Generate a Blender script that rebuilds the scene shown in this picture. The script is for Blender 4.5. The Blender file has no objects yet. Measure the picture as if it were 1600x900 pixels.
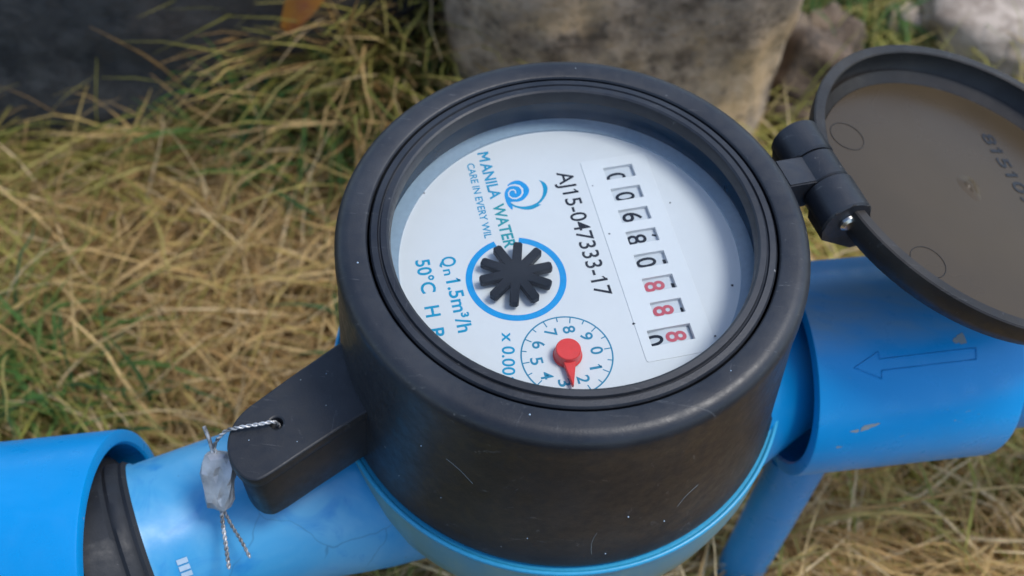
import bpy, bmesh, math, random
import numpy as np
from mathutils import Vector, Matrix

# ------------------------------------------------------------------ scene, camera, light
scene = bpy.context.scene
C = scene.collection
MM = 0.001                       # everything below is written in millimetres
R_ = math.radians

cam_data = bpy.data.cameras.new('camera')
cam = bpy.data.objects.new('camera', cam_data)
C.objects.link(cam)
cr = Vector((0.99160292, 0.12606123, 0.02884802))
cu = Vector((-0.1205457, 0.8202634, 0.55913925))
cf = Vector((-0.04682281, 0.55792162, -0.82857172))
cm = Matrix((cr, cu, -cf)).transposed().to_4x4()
cm.translation = Vector((0, -132.1575, 173.3031)) * MM
cam.matrix_world = cm
cam_data.sensor_width = 36.0
cam_data.lens = 1799.857 / 1600 * 36.0
cam_data.clip_start = 0.005
cam_data.clip_end = 500
cam_data.dof.use_dof = True
cam_data.dof.focus_distance = 0.212
cam_data.dof.aperture_fstop = 18.0
scene.camera = cam

SUN_EL, SUN_AZ = R_(64), R_(12)      # azimuth of the sun seen from the meter, counter-clockwise from +x
world = bpy.data.worlds.new('World')
scene.world = world
world.use_nodes = True
wn = world.node_tree.nodes
sky = wn.new('ShaderNodeTexSky')
sky.sky_type = 'NISHITA'
sky.sun_disc = False
sky.sun_elevation = SUN_EL
sky.sun_rotation = R_(90) - SUN_AZ
sky.dust_density = 1.0
sky.air_density = 1.0
world.node_tree.links.new(sky.outputs[0], wn['Background'].inputs[0])
wn['Background'].inputs[1].default_value = 0.15

sun_data = bpy.data.lights.new('sun', 'SUN')
sun_data.energy = 1.5
sun_data.angle = R_(18)
sun_data.color = (1.0, 0.97, 0.92)
sun = bpy.data.objects.new('sun', sun_data)
C.objects.link(sun)
sd = Vector((math.cos(SUN_AZ) * math.cos(SUN_EL), math.sin(SUN_AZ) * math.cos(SUN_EL), math.sin(SUN_EL)))
sun.rotation_euler = (-sd).to_track_quat('-Z', 'Y').to_euler()
sun.location = sd * 3

vs = scene.view_settings
vs.view_transform = 'Standard'
vs.look = 'None'
vs.exposure = 0.6
vs.gamma = 1.0
vs.use_curve_mapping = False
scene.cycles.use_denoising = True
scene.cycles.max_bounces = 10
scene.cycles.transparent_max_bounces = 16

rng = np.random.default_rng(7)
random.seed(7)

# ------------------------------------------------------------------ materials
MATS = {}


class NT:
    def __init__(self, name):
        self.m = bpy.data.materials.new(name)
        self.m.use_nodes = True
        self.t = self.m.node_tree
        self.n = self.t.nodes
        self.b = self.n['Principled BSDF']
        self.tc = self.n.new('ShaderNodeTexCoord')

    def link(self, a, b):
        self.t.links.new(a, b)

    def noise(self, scale, detail=4, rough=0.55, stretch=None, dist=0.0):
        nd = self.n.new('ShaderNodeTexNoise')
        nd.inputs['Scale'].default_value = scale
        nd.inputs['Detail'].default_value = detail
        nd.inputs['Roughness'].default_value = rough
        nd.inputs['Distortion'].default_value = dist
        if stretch:
            mp = self.n.new('ShaderNodeMapping')
            mp.inputs['Scale'].default_value = stretch
            self.link(self.tc.outputs['Object'], mp.inputs[0])
            self.link(mp.outputs[0], nd.inputs['Vector'])
        else:
            self.link(self.tc.outputs['Object'], nd.inputs['Vector'])
        return nd.outputs['Fac']

    def voronoi(self, scale):
        nd = self.n.new('ShaderNodeTexVoronoi')
        nd.inputs['Scale'].default_value = scale
        self.link(self.tc.outputs['Object'], nd.inputs['Vector'])
        return nd.outputs['Distance']

    def ramp(self, fac, stops):
        r = self.n.new('ShaderNodeValToRGB')
        el = r.color_ramp.elements
        while len(el) < len(stops):
            el.new(0.5)
        for e, (p, c) in zip(el, stops):
            e.position = p
            e.color = (*c, 1) if isinstance(c, tuple) else (c, c, c, 1)
        self.link(fac, r.inputs[0])
        return r.outputs[0]

    def mix(self, fac, a, b):
        nd = self.n.new('ShaderNodeMix')
        nd.data_type = 'RGBA'
        for s, v in ((nd.inputs[0], fac), (nd.inputs[6], a), (nd.inputs[7], b)):
            if isinstance(v, tuple):
                s.default_value = (*v, 1)
            elif isinstance(v, (int, float)):
                s.default_value = v
            else:
                self.link(v, s)
        return nd.outputs[2]

    def bump(self, h, strength, dist_mm):
        nd = self.n.new('ShaderNodeBump')
        nd.inputs['Strength'].default_value = strength
        nd.inputs['Distance'].default_value = dist_mm * MM
        self.link(h, nd.inputs['Height'])
        if self.b.inputs['Normal'].is_linked:
            self.link(self.b.inputs['Normal'].links[0].from_socket, nd.inputs['Normal'])
        self.link(nd.outputs[0], self.b.inputs['Normal'])

    def color(self, c):
        if isinstance(c, tuple):
            self.b.inputs['Base Color'].default_value = (*c, 1)
        else:
            self.link(c, self.b.inputs['Base Color'])

    def rough(self, r):
        if isinstance(r, (int, float)):
            self.b.inputs['Roughness'].default_value = r
        else:
            self.link(r, self.b.inputs['Roughness'])


def flat(name, col, rough=0.5, metallic=0.0, spec=0.5, var=0.06):
    t = NT(name)
    n = t.noise(900, 3)
    t.color(t.mix(t.ramp(n, [(0.3, 0.0), (0.7, 1.0)]), tuple(c * (1 - var) for c in col), tuple(min(1, c * (1 + var)) for c in col)))
    t.rough(rough)
    t.b.inputs['Metallic'].default_value = metallic
    t.b.inputs['Specular IOR Level'].default_value = spec
    MATS[name] = t.m
    return t.m


def black_plastic(name, base, dust, rough=0.4, dust_amt=0.35, grain=0.25):
    t = NT(name)
    big = t.noise(28, 5, 0.6)
    fine = t.noise(420, 4, 0.65)
    d = t.ramp(big, [(0.42, 0.0), (0.75, dust_amt)])
    c1 = t.mix(d, base, dust)
    speck = t.ramp(t.voronoi(170), [(0.0, 1.0), (0.06, 0.0)])
    pick = t.ramp(t.noise(75, 2), [(0.55, 0.0), (0.60, 1.0)])
    mul = t.n.new('ShaderNodeMath')
    mul.operation = 'MULTIPLY'
    t.link(speck, mul.inputs[0])
    t.link(pick, mul.inputs[1])
    c2 = t.mix(mul.outputs[0], c1, (0.42, 0.42, 0.40))
    scr = t.ramp(t.noise(60, 6, 0.75, (1, 14, 3), 1.5), [(0.635, 0.0), (0.66, 0.40), (0.69, 0.0)])
    c2 = t.mix(scr, c2, (0.20, 0.20, 0.20))
    scr2 = t.ramp(t.noise(38, 7, 0.8, (9, 2, 9), 2.0), [(0.645, 0.0), (0.662, 0.30), (0.68, 0.0)])
    t.color(t.mix(scr2, c2, (0.22, 0.22, 0.23)))
    t.rough(t.ramp(fine, [(0.3, rough - 0.07), (0.75, rough + 0.16)]))
    t.bump(t.noise(2600, 2), grain, 0.10)
    t.bump(t.noise(70, 3), 0.10, 0.6)
    t.b.inputs['Specular IOR Level'].default_value = 0.3 if name == 'lid_shell' else 0.5
    MATS[name] = t.m
    return t.m


def pvc(name, base, alt, rough=0.32, crest_sheen=False):
    t = NT(name)
    big = t.noise(16, 4, 0.6)
    streak = t.noise(120, 4, 0.6, (0.12, 1.0, 1.0))
    c = t.mix(t.ramp(big, [(0.35, 0.0), (0.7, 1.0)]), base, alt)
    c = t.mix(t.ramp(streak, [(0.52, 0.0), (0.8, 0.25)]), c, tuple(min(1, x * 1.25 + 0.03) for x in base))
    scuff = t.ramp(t.noise(95, 5, 0.7, None, 0.8), [(0.70, 0.0), (0.735, 0.7)])
    c = t.mix(scuff, c, (0.34, 0.37, 0.38))
    spk = t.ramp(t.voronoi(150), [(0.0, 1.0), (0.05, 0.0)])
    pk = t.ramp(t.noise(55, 2), [(0.56, 0.0), (0.62, 0.85)])
    mu_ = t.n.new('ShaderNodeMath'); mu_.operation = 'MULTIPLY'
    t.link(spk, mu_.inputs[0]); t.link(pk, mu_.inputs[1])
    c = t.mix(mu_.outputs[0], c, (0.55, 0.62, 0.66))
    line_ = t.ramp(t.noise(46, 7, 0.8, (1, 9, 9), 2.0), [(0.655, 0.0), (0.68, 0.45), (0.70, 0.0)])
    c = t.mix(line_, c, (0.16, 0.36, 0.56))
    if crest_sheen:  # sky reflection on the crest, painted pale where the surface faces up
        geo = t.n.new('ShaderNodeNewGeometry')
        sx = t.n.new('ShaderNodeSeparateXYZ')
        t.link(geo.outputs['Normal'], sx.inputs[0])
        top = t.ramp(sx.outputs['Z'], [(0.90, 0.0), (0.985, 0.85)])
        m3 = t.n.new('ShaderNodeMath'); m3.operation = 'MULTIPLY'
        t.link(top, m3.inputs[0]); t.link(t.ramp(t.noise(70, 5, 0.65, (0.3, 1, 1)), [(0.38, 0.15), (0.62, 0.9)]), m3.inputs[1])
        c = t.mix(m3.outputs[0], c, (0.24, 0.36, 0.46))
    t.color(c)
    t.rough(t.ramp(t.noise(220, 4), [(0.3, rough - 0.06), (0.75, rough + 0.14)]))
    t.bump(t.noise(300, 3), 0.10, 0.15)
    t.b.inputs['Specular IOR Level'].default_value = 0.38
    MATS[name] = t.m
    return t.m


black_plastic('casing', (0.011, 0.013, 0.018), (0.058, 0.062, 0.068), 0.40, 0.60)
black_plastic('lug', (0.012, 0.014, 0.018), (0.055, 0.060, 0.066), 0.44, 0.40)
flat('inner_wall', (0.007, 0.032, 0.070), 0.25)
black_plastic('lid_shell', (0.022, 0.020, 0.019), (0.100, 0.086, 0.070), 0.42, 0.6)
black_plastic('rubber', (0.010, 0.012, 0.016), (0.045, 0.05, 0.055), 0.60, 0.35)
pvc('pvc_blue', (0.0, 0.235, 0.560), (0.0, 0.275, 0.650), 0.30)
pvc('pvc_crest_sheen', (0.0, 0.275, 0.630), (0.0, 0.320, 0.730), 0.30, True)  # right sleeve: sky reflection along the crest is in the colour
pvc('pvc_riser', (0.001, 0.200, 0.470), (0.001, 0.240, 0.560), 0.34)

# lid face: dusty black plastic, brown reflection of the surroundings painted into its colour
t = NT('lid_brown_reflection')
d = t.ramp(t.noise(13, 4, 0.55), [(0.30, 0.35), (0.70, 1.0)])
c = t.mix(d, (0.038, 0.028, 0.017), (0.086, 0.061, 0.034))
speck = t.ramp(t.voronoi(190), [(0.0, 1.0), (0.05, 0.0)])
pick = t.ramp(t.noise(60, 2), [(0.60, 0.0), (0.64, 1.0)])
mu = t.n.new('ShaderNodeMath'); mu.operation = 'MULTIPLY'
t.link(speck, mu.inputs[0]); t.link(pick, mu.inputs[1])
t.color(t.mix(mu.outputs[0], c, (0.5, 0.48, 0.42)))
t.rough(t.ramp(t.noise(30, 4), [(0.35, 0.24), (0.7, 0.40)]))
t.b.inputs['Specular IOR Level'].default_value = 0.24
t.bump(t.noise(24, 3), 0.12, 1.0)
MATS['lid_brown_reflection'] = t.m

# cast body: faded sky-blue paint, chalky patches, hairline cracks and dirt specks
t = NT('body_paint')
c = t.mix(t.ramp(t.noise(34, 5, 0.6, None, 0.6), [(0.40, 0.0), (0.62, 1.0)]), (0.010, 0.270, 0.560), (0.090, 0.350, 0.590))
c = t.mix(t.ramp(t.noise(75, 4, 0.6, None, 1.0), [(0.56, 0.0), (0.72, 0.8)]), c, (0.005, 0.200, 0.520))
crk = t.n.new('ShaderNodeTexVoronoi'); crk.feature = 'DISTANCE_TO_EDGE'
crk.inputs['Scale'].default_value = 38
t.link(t.n.new('ShaderNodeMapping').outputs[0], crk.inputs['Vector'])
mp = crk.inputs['Vector'].links[0].from_node
wob = t.n.new('ShaderNodeTexNoise'); wob.inputs['Scale'].default_value = 110
t.link(t.tc.outputs['Object'], wob.inputs['Vector'])
vm = t.n.new('ShaderNodeVectorMath'); vm.operation = 'MULTIPLY_ADD'
vm.inputs[1].default_value = (0.006, 0.006, 0.006)
t.link(wob.outputs['Color'], vm.inputs[0]); t.link(t.tc.outputs['Object'], vm.inputs[2])
t.link(vm.outputs[0], mp.inputs[0])
line = t.ramp(crk.outputs['Distance'], [(0.0, 0.42), (0.007, 0.0)])
some = t.ramp(t.noise(42, 2), [(0.50, 0.0), (0.57, 1.0)])
mu = t.n.new('ShaderNodeMath'); mu.operation = 'MULTIPLY'
t.link(line, mu.inputs[0]); t.link(some, mu.inputs[1])
c = t.mix(mu.outputs[0], c, (0.010, 0.060, 0.130))
sp = t.ramp(t.voronoi(210), [(0.0, 1.0), (0.10, 0.0)])
pk = t.ramp(t.noise(120, 2), [(0.53, 0.0), (0.58, 0.85)])
mu2 = t.n.new('ShaderNodeMath'); mu2.operation = 'MULTIPLY'
t.link(sp, mu2.inputs[0]); t.link(pk, mu2.inputs[1])
c = t.mix(mu2.outputs[0], c, (0.010, 0.050, 0.100))
t.color(c)
t.rough(t.ramp(t.noise(150, 4), [(0.3, 0.28), (0.75, 0.50)]))
t.bump(t.noise(210, 4), 0.22, 0.3)
t.bump(t.noise(45, 3), 0.25, 0.8)
MATS['body_paint'] = t.m

# bowl under the rim: same paint worn to a greenish film
t = NT('bowl_paint')
c = t.mix(t.ramp(t.noise(22, 4, 0.6), [(0.38, 0.0), (0.62, 1.0)]), (0.050, 0.260, 0.420), (0.150, 0.290, 0.270))
c = t.mix(t.ramp(t.noise(130, 5, 0.6, (1, 1, 0.2)), [(0.5, 0.0), (0.75, 0.6)]), c, (0.22, 0.36, 0.33))
t.color(c)
t.rough(0.40)
t.bump(t.noise(200, 4), 0.2, 0.3)
MATS['bowl_paint'] = t.m

flat('rim_cyan', (0.030, 0.330, 0.560), 0.32)
flat('dial_white', (0.685, 0.695, 0.705), 0.45, var=0.01)
flat('dial_edge', (0.27, 0.36, 0.45), 0.35)
flat('plate_white', (0.73, 0.74, 0.75), 0.40, var=0.01)
flat('drum_white', (0.57, 0.595, 0.625), 0.5, var=0.02)
flat('drum_gap', (0.16, 0.17, 0.19), 0.6)
flat('ink_black', (0.008, 0.011, 0.020), 0.55, spec=0.2)
flat('ink_blue', (0.001, 0.290, 0.660), 0.5, spec=0.2)
flat('ink_cyan', (0.001, 0.285, 0.500), 0.5, spec=0.2)
flat('ink_teal', (0.001, 0.285, 0.340), 0.5, spec=0.2)
flat('ink_dial', (0.002, 0.210, 0.360), 0.5)
flat('ink_red', (0.520, 0.080, 0.110), 0.5)
flat('star_black', (0.006, 0.008, 0.013), 0.5, spec=0.2)
flat('pointer_red', (0.760, 0.040, 0.032), 0.38)
flat('lid_ink', (0.010, 0.011, 0.013), 0.5)
flat('steel', (0.62, 0.62, 0.60), 0.25, 1.0)
flat('paint_chip', (0.40, 0.53, 0.64), 0.6)
flat('grey_scuff', (0.27, 0.31, 0.32), 0.7)

t = NT('lead')
t.color(t.mix(t.ramp(t.noise(160, 4), [(0.35, 0.0), (0.7, 1.0)]), (0.34, 0.35, 0.37), (0.64, 0.65, 0.67)))
t.b.inputs['Metallic'].default_value = 0.6
t.rough(t.ramp(t.noise(300, 3), [(0.3, 0.36), (0.7, 0.6)]))
t.bump(t.noise(330, 3), 0.6, 0.4)
MATS['lead'] = t.m
t = NT('wire')
t.color(t.mix(t.ramp(t.noise(500, 3), [(0.40, 0.0), (0.60, 1.0)]), (0.20, 0.20, 0.20), (0.62, 0.62, 0.62)))
t.b.inputs['Metallic'].default_value = 0.5
t.rough(0.42)
MATS['wire'] = t.m

# cover glass: clear pane, mirror-like at grazing angles
m = bpy.data.materials.new('cover_glass')
m.use_nodes = True
nt = m.node_tree
for n in list(nt.nodes):
    nt.nodes.remove(n)
out = nt.nodes.new('ShaderNodeOutputMaterial')
mx = nt.nodes.new('ShaderNodeMixShader')
fr = nt.nodes.new('ShaderNodeFresnel'); fr.inputs['IOR'].default_value = 1.25
tr = nt.nodes.new('ShaderNodeBsdfTransparent'); tr.inputs[0].default_value = (0.965, 0.985, 0.99, 1)
gl = nt.nodes.new('ShaderNodeBsdfGlossy'); gl.inputs['Roughness'].default_value = 0.02
nt.links.new(fr.outputs[0], mx.inputs[0])
nt.links.new(tr.outputs[0], mx.inputs[1])
nt.links.new(gl.outputs[0], mx.inputs[2])
tcg = nt.nodes.new('ShaderNodeTexCoord')
ng = nt.nodes.new('ShaderNodeTexNoise'); ng.inputs['Scale'].default_value = 55; ng.inputs['Detail'].default_value = 6; ng.inputs['Distortion'].default_value = 0.8
rg = nt.nodes.new('ShaderNodeValToRGB')
rg.color_ramp.elements[0].position = 0.40; rg.color_ramp.elements[0].color = (0.0, 0.0, 0.0, 1)
rg.color_ramp.elements[1].position = 0.75; rg.color_ramp.elements[1].color = (0.028, 0.028, 0.028, 1)
dg_ = nt.nodes.new('ShaderNodeBsdfDiffuse'); dg_.inputs[0].default_value = (0.55, 0.56, 0.57, 1)
mxd = nt.nodes.new('ShaderNodeMixShader')
nt.links.new(tcg.outputs['Object'], ng.inputs['Vector']); nt.links.new(ng.outputs['Fac'], rg.inputs[0])
nt.links.new(rg.outputs[0], mxd.inputs[0]); nt.links.new(mx.outputs[0], mxd.inputs[1]); nt.links.new(dg_.outputs[0], mxd.inputs[2])
nt.links.new(mxd.outputs[0], out.inputs[0])
MATS['cover_glass'] = m

# ground and stones
t = NT('soil')
c = t.mix(t.ramp(t.noise(40, 6, 0.65), [(0.35, 0.0), (0.7, 1.0)]), (0.022, 0.016, 0.009), (0.085, 0.062, 0.034))
c = t.mix(t.ramp(t.noise(3.0, 4, 0.6), [(0.42, 0.0), (0.65, 0.55)]), c, (0.10, 0.105, 0.035))
t.color(c)
t.rough(0.95)
t.bump(t.noise(160, 6, 0.7), 0.8, 4.0)
MATS['soil'] = t.m


def stone(name, a, b, lichen, amt, scale=1.0, bump=0.7, pit=(0.05, 0.045, 0.04)):
    t = NT(name)
    c = t.mix(t.ramp(t.noise(38 * scale, 6, 0.7), [(0.38, 0.0), (0.62, 1.0)]), a, b)
    c = t.mix(t.ramp(t.noise(85 * scale, 5, 0.7), [(0.44, 0.0), (0.60, 0.7)]), c, tuple(min(1, x_ * 1.35) for x_ in b))
    c = t.mix(t.ramp(t.noise(14 * scale, 4, 0.6, None, 0.4), [(0.52, 0.0), (0.60, amt)]), c, lichen)
    c = t.mix(t.ramp(t.noise(130 * scale, 4, 0.7), [(0.56, 0.0), (0.68, 0.75)]), c, pit)
    pits = t.ramp(t.voronoi(120 * scale), [(0.0, 0.75), (0.30, 0.0)])
    few = t.ramp(t.noise(50 * scale, 3), [(0.46, 0.0), (0.56, 1.0)])
    mp_ = t.n.new('ShaderNodeMath'); mp_.operation = 'MULTIPLY'
    t.link(pits, mp_.inputs[0]); t.link(few, mp_.inputs[1])
    c = t.mix(mp_.outputs[0], c, pit)
    t.color(c)
    t.rough(0.9)
    t.bump(t.noise(150 * scale, 6, 0.7), bump, 3.5)
    MATS[name] = t.m


stone('concrete', (0.165, 0.118, 0.080), (0.500, 0.380, 0.265), (0.70, 0.48, 0.26), 0.9, 1.1, 1.0, (0.07, 0.055, 0.04))
stone('dark_stone', (0.018, 0.020, 0.022), (0.055, 0.056, 0.055), (0.16, 0.13, 0.11), 0.35, 0.9)
stone('brown_stone', (0.055, 0.038, 0.026), (0.17, 0.120, 0.08), (0.27, 0.20, 0.125), 0.5, 1.2)
stone('pale_stone', (0.30, 0.235, 0.18), (0.47, 0.39, 0.315), (0.54, 0.46, 0.38), 0.6, 0.8, 0.4, (0.26, 0.20, 0.15))

t = NT('grass')
at = t.n.new('ShaderNodeAttribute'); at.attribute_name = 'tint'
hs = t.mix(t.ramp(t.noise(220, 3), [(0.35, 0.0), (0.75, 0.45)]), at.outputs['Color'], (0.10, 0.075, 0.035))
t.color(hs)
t.rough(0.62)
t.b.inputs['Specular IOR Level'].default_value = 0.25
trn = t.n.new('ShaderNodeBsdfTranslucent')
t.link(hs, trn.inputs[0])
mxs = t.n.new('ShaderNodeMixShader'); mxs.inputs[0].default_value = 0.35
t.link(t.b.outputs[0], mxs.inputs[1]); t.link(trn.outputs[0], mxs.inputs[2])
t.link(mxs.outputs[0], t.n['Material Output'].inputs[0])
MATS['grass'] = t.m
t = NT('leaf_orange')
t.color(t.mix(t.ramp(t.noise(90, 4), [(0.40, 0.0), (0.65, 1.0)]), (0.60, 0.26, 0.04), (0.40, 0.11, 0.05)))
t.rough(0.5)
MATS['leaf_orange'] = t.m

# ------------------------------------------------------------------ builders


def tag(o, label=None, cat=None, group=None, kind=None):
    if label: o['label'] = label
    if cat: o['category'] = cat
    if group: o['group'] = group
    if kind: o['kind'] = kind
    return o


def link(name, me, mat, parent=None, smooth=35):
    """me is in millimetres, world position baked in"""
    me.name = name
    me.transform(Matrix.Scale(MM, 4))
    if mat:
        me.materials.clear()
        me.materials.append(MATS[mat])
    if smooth is not None:
        me.shade_smooth()
        me.set_sharp_from_angle(angle=R_(smooth))
    else:
        me.shade_flat()
    o = bpy.data.objects.new(name, me)
    C.objects.link(o)
    if parent:
        put(o, parent)
    return o


WORLD = {}


def put(o, parent):
    o.parent = parent
    o.matrix_parent_inverse = WORLD.get(parent.name, Matrix.Identity(4)).inverted()


def empty(name, loc):
    o = bpy.data.objects.new(name, None)
    o.empty_display_size = 0.01
    o.location = Vector(loc) * MM
    C.objects.link(o)
    WORLD[o.name] = Matrix.Translation(o.location)
    return o


def frame(origin, z, xhint=(0, 0, 1)):
    z = Vector(z).normalized()
    x = Vector(xhint)
    x = (x - z * x.dot(z)).normalized()
    y = z.cross(x)
    m = Matrix((x, y, z)).transposed().to_4x4()
    m.translation = Vector(origin)
    return m


def lathe(profile, seg=96, mtx=None, closed=False, jitter=None):
    """profile: (r, z) pairs"""
    verts, faces = [], []
    n = len(profile)
    for i, (r, z) in enumerate(profile):
        for k in range(seg):
            a = 2 * math.pi * k / seg
            rr = r + (jitter(a, z) if jitter else 0)
            verts.append((rr * math.cos(a), rr * math.sin(a), z))
    rows = n if closed else n - 1
    for i in range(rows):
        j = (i + 1) % n
        for k in range(seg):
            k2 = (k + 1) % seg
            faces.append((i * seg + k, j * seg + k, j * seg + k2, i * seg + k2))
    me = bpy.data.meshes.new('lathe')
    me.from_pydata(verts, [], faces)
    bm = bmesh.new()
    bm.from_mesh(me)
    bmesh.ops.remove_doubles(bm, verts=bm.verts, dist=1e-5)
    bmesh.ops.recalc_face_normals(bm, faces=bm.faces)
    bm.to_mesh(me)
    bm.free()
    if mtx:
        me.transform(mtx)
    return me


def arc(cx, cz, r, a0, a1, n):
    return [(cx + r * math.cos(R_(a0 + (a1 - a0) * i / n)), cz + r * math.sin(R_(a0 + (a1 - a0) * i / n))) for i in range(n + 1)]


def tube(paths, seg=8, caps=True):
    """paths: list of [(Vector, radius), ...] polylines -> one mesh"""
    bm = bmesh.new()
    for path in paths:
        rings = []
        prev = None
        for i, (p, r) in enumerate(path):
            p = Vector(p)
            a = Vector(path[max(0, i - 1)][0]); b = Vector(path[min(len(path) - 1, i + 1)][0])
            d = (b - a).normalized()
            x = prev if prev is not None else d.orthogonal()
            x = (x - d * x.dot(d)).normalized()
            prev = x
            y = d.cross(x)
            rings.append([bm.verts.new(p + (x * math.cos(2 * math.pi * k / seg) + y * math.sin(2 * math.pi * k / seg)) * r) for k in range(seg)])
        for A, B in zip(rings, rings[1:]):
            for k in range(seg):
                bm.faces.new((A[k], A[(k + 1) % seg], B[(k + 1) % seg], B[k]))
        if caps:
            bm.faces.new(rings[0][::-1]); bm.faces.new(rings[-1])
    me = bpy.data.meshes.new('tube')
    bm.to_mesh(me)
    bm.free()
    return me


def prism(outline, z0, z1, bevel=0.0, segs=2):
    bm = bmesh.new()
    lo = [bm.verts.new((x, y, z0)) for x, y in outline]
    hi = [bm.verts.new((x, y, z1)) for x, y in outline]
    bm.faces.new(lo[::-1]); bm.faces.new(hi)
    n = len(outline)
    for k in range(n):
        bm.faces.new((lo[k], lo[(k + 1) % n], hi[(k + 1) % n], hi[k]))
    bmesh.ops.recalc_face_normals(bm, faces=bm.faces)
    if bevel:
        es = [e for e in bm.edges if all(abs(v.co.z - z1) < 1e-6 for v in e.verts)]
        bmesh.ops.bevel(bm, geom=es, offset=bevel, segments=segs, affect='EDGES', profile=0.6)
    me = bpy.data.meshes.new('prism')
    bm.to_mesh(me)
    bm.free()
    return me


def curve_to_mesh(cd):
    o = bpy.data.objects.new('tmp', cd)
    C.objects.link(o)
    bpy.context.view_layer.update()
    dg = bpy.context.evaluated_depsgraph_get()
    me = bpy.data.meshes.new_from_object(o.evaluated_get(dg))
    bpy.data.objects.remove(o)
    bpy.data.curves.remove(cd)
    return me


def sheet(loops, z, thick=0.0, bev=0.0):
    """filled 2D outline; inner loops become holes; the top lies at z"""
    cd = bpy.data.curves.new('sheet', 'CURVE')
    cd.dimensions = '2D'
    cd.fill_mode = 'BOTH'
    cd.extrude = max(0.0, thick / 2 - bev)
    cd.bevel_depth = bev
    cd.bevel_resolution = 2
    cd.offset = -bev
    for lp in loops:
        sp = cd.splines.new('POLY')
        sp.points.add(len(lp) - 1)
        for p, (x, y) in zip(sp.points, lp):
            p.co = (x, y, 0, 1)
        sp.use_cyclic_u = True
    me = curve_to_mesh(cd)
    if not me.polygons:
        raise RuntimeError('empty sheet')
    me.transform(Matrix.Translation((0, 0, z - thick / 2)))
    return me


def text_mesh(s, p0, p1, cap, weight=0.0, spacing=1.0, lift=0.0, bend=None):
    """letters with the baseline from p0 to p1 (plane coordinates, mm) and the given cap height"""
    cd = bpy.data.curves.new('text', 'FONT')
    cd.body = s
    cd.size = 1.0
    cd.offset = weight
    cd.space_character = spacing
    cd.resolution_u = 5
    flags = []
    if '1' in s:                      # the figure 1 gets its flag
        for i, ch_ in enumerate(s):
            if ch_ == '1':
                c2 = cd.copy(); c2.body = s[:i + 1]
                m2 = curve_to_mesh(c2)
                flags.append(max(v.co.x for v in m2.vertices))
                bpy.data.meshes.remove(m2)
    me = curve_to_mesh(cd)
    if flags:
        bm = bmesh.new(); bm.from_mesh(me)
        for xr in flags:
            q_ = [bm.verts.new((xr + dx, dy, 0)) for dx, dy in ((-0.05, 0.682), (-0.225, 0.565), (-0.225, 0.480), (-0.05, 0.595))]
            bm.faces.new(q_)
        bm.to_mesh(me); bm.free()
    co = np.empty(len(me.vertices) * 3)
    me.vertices.foreach_get('co', co)
    co = co.reshape(-1, 3)
    x0, x1 = co[:, 0].min(), co[:, 0].max()
    p0 = Vector(p0); p1 = Vector(p1)
    L = (p1 - p0).length
    e = (p1 - p0) / L
    n = Vector((-e.y, e.x))
    capf = 0.682 + weight
    u = (co[:, 0] - x0) / (x1 - x0) * L
    v = co[:, 1] / capf * cap
    co[:, 0] = p0.x + e.x * u + n.x * v
    co[:, 1] = p0.y + e.y * u + n.y * v
    co[:, 2] = lift
    if bend:
        co[:, 2] += bend(co[:, 0], co[:, 1])
    me.vertices.foreach_set('co', co.ravel())
    me.update()
    return me


def spline(pts, n=14):
    res = []
    m = len(pts)
    for i in range(m - 1):
        p0, p1, p2, p3 = Vector(pts[max(0, i - 1)]), Vector(pts[i]), Vector(pts[i + 1]), Vector(pts[min(m - 1, i + 2)])
        for k in range(n):
            t_ = k / n
            res.append(0.5 * ((2 * p1) + (p2 - p0) * t_ + (2 * p0 - 5 * p1 + 4 * p2 - p3) * t_ ** 2 + (3 * p1 - p0 - 3 * p2 + p3) * t_ ** 3))
    res.append(Vector(pts[-1]))
    return res


def ring2d(cx, cy, r, n=96, a0=0.0, a1=360.0):
    return [(cx + r * math.cos(R_(a0 + (a1 - a0) * i / n)), cy + r * math.sin(R_(a0 + (a1 - a0) * i / n))) for i in range(n if a1 - a0 >= 360 else n + 1)]


def rect2d(cx, cy, ex, ey, hx, hy, rad=0.0):
    pts = []
    if rad:
        for sx, sy, a in ((1, 1, 0), (-1, 1, 90), (-1, -1, 180), (1, -1, 270)):
            for k in range(5):
                t_ = R_(a + 22.5 * k)
                pts.append((sx * (hx - rad) + rad * math.cos(t_), sy * (hy - rad) + rad * math.sin(t_)))
    else:
        pts = [(hx, hy), (-hx, hy), (-hx, -hy), (hx, -hy)]
    return [(cx + ex[0] * a + ey[0] * b, cy + ex[1] * a + ey[1] * b) for a, b in pts]


# ------------------------------------------------------------------ ground
GZ = -175.0


def ground_h(x, y):
    x = np.asarray(x, float); y = np.asarray(y, float)
    return (GZ + 5 * np.sin(x * 0.031 + 1.2) * np.cos(y * 0.027 + 0.4) + 4 * np.sin(x * 0.011 - y * 0.019)
            + 2 * np.sin(x * 0.083 + y * 0.061))


xs = np.concatenate([[-60000, -9000, -2500, -1100, -700], np.linspace(-500, 500, 101), [700, 1100, 2500, 9000, 60000]])
ys = np.concatenate([[-60000, -9000, -2500, -1100, -700], np.linspace(-400, 600, 101), [800, 1100, 2500, 9000, 60000]])
X, Y = np.meshgrid(xs, ys)
Z = np.where((np.abs(X) <= 700) & (Y > -700) & (Y < 900), ground_h(X, Y), GZ)
me = bpy.data.meshes.new('ground')
nx, ny = len(xs), len(ys)
me.from_pydata(np.stack([X.ravel(), Y.ravel(), Z.ravel()], 1).tolist(), [],
               [(j * nx + i, j * nx + i + 1, (j + 1) * nx + i + 1, (j + 1) * nx + i) for j in range(ny - 1) for i in range(nx - 1)])
tag(link('ground', me, 'soil', None, 180), kind='structure')

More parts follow.
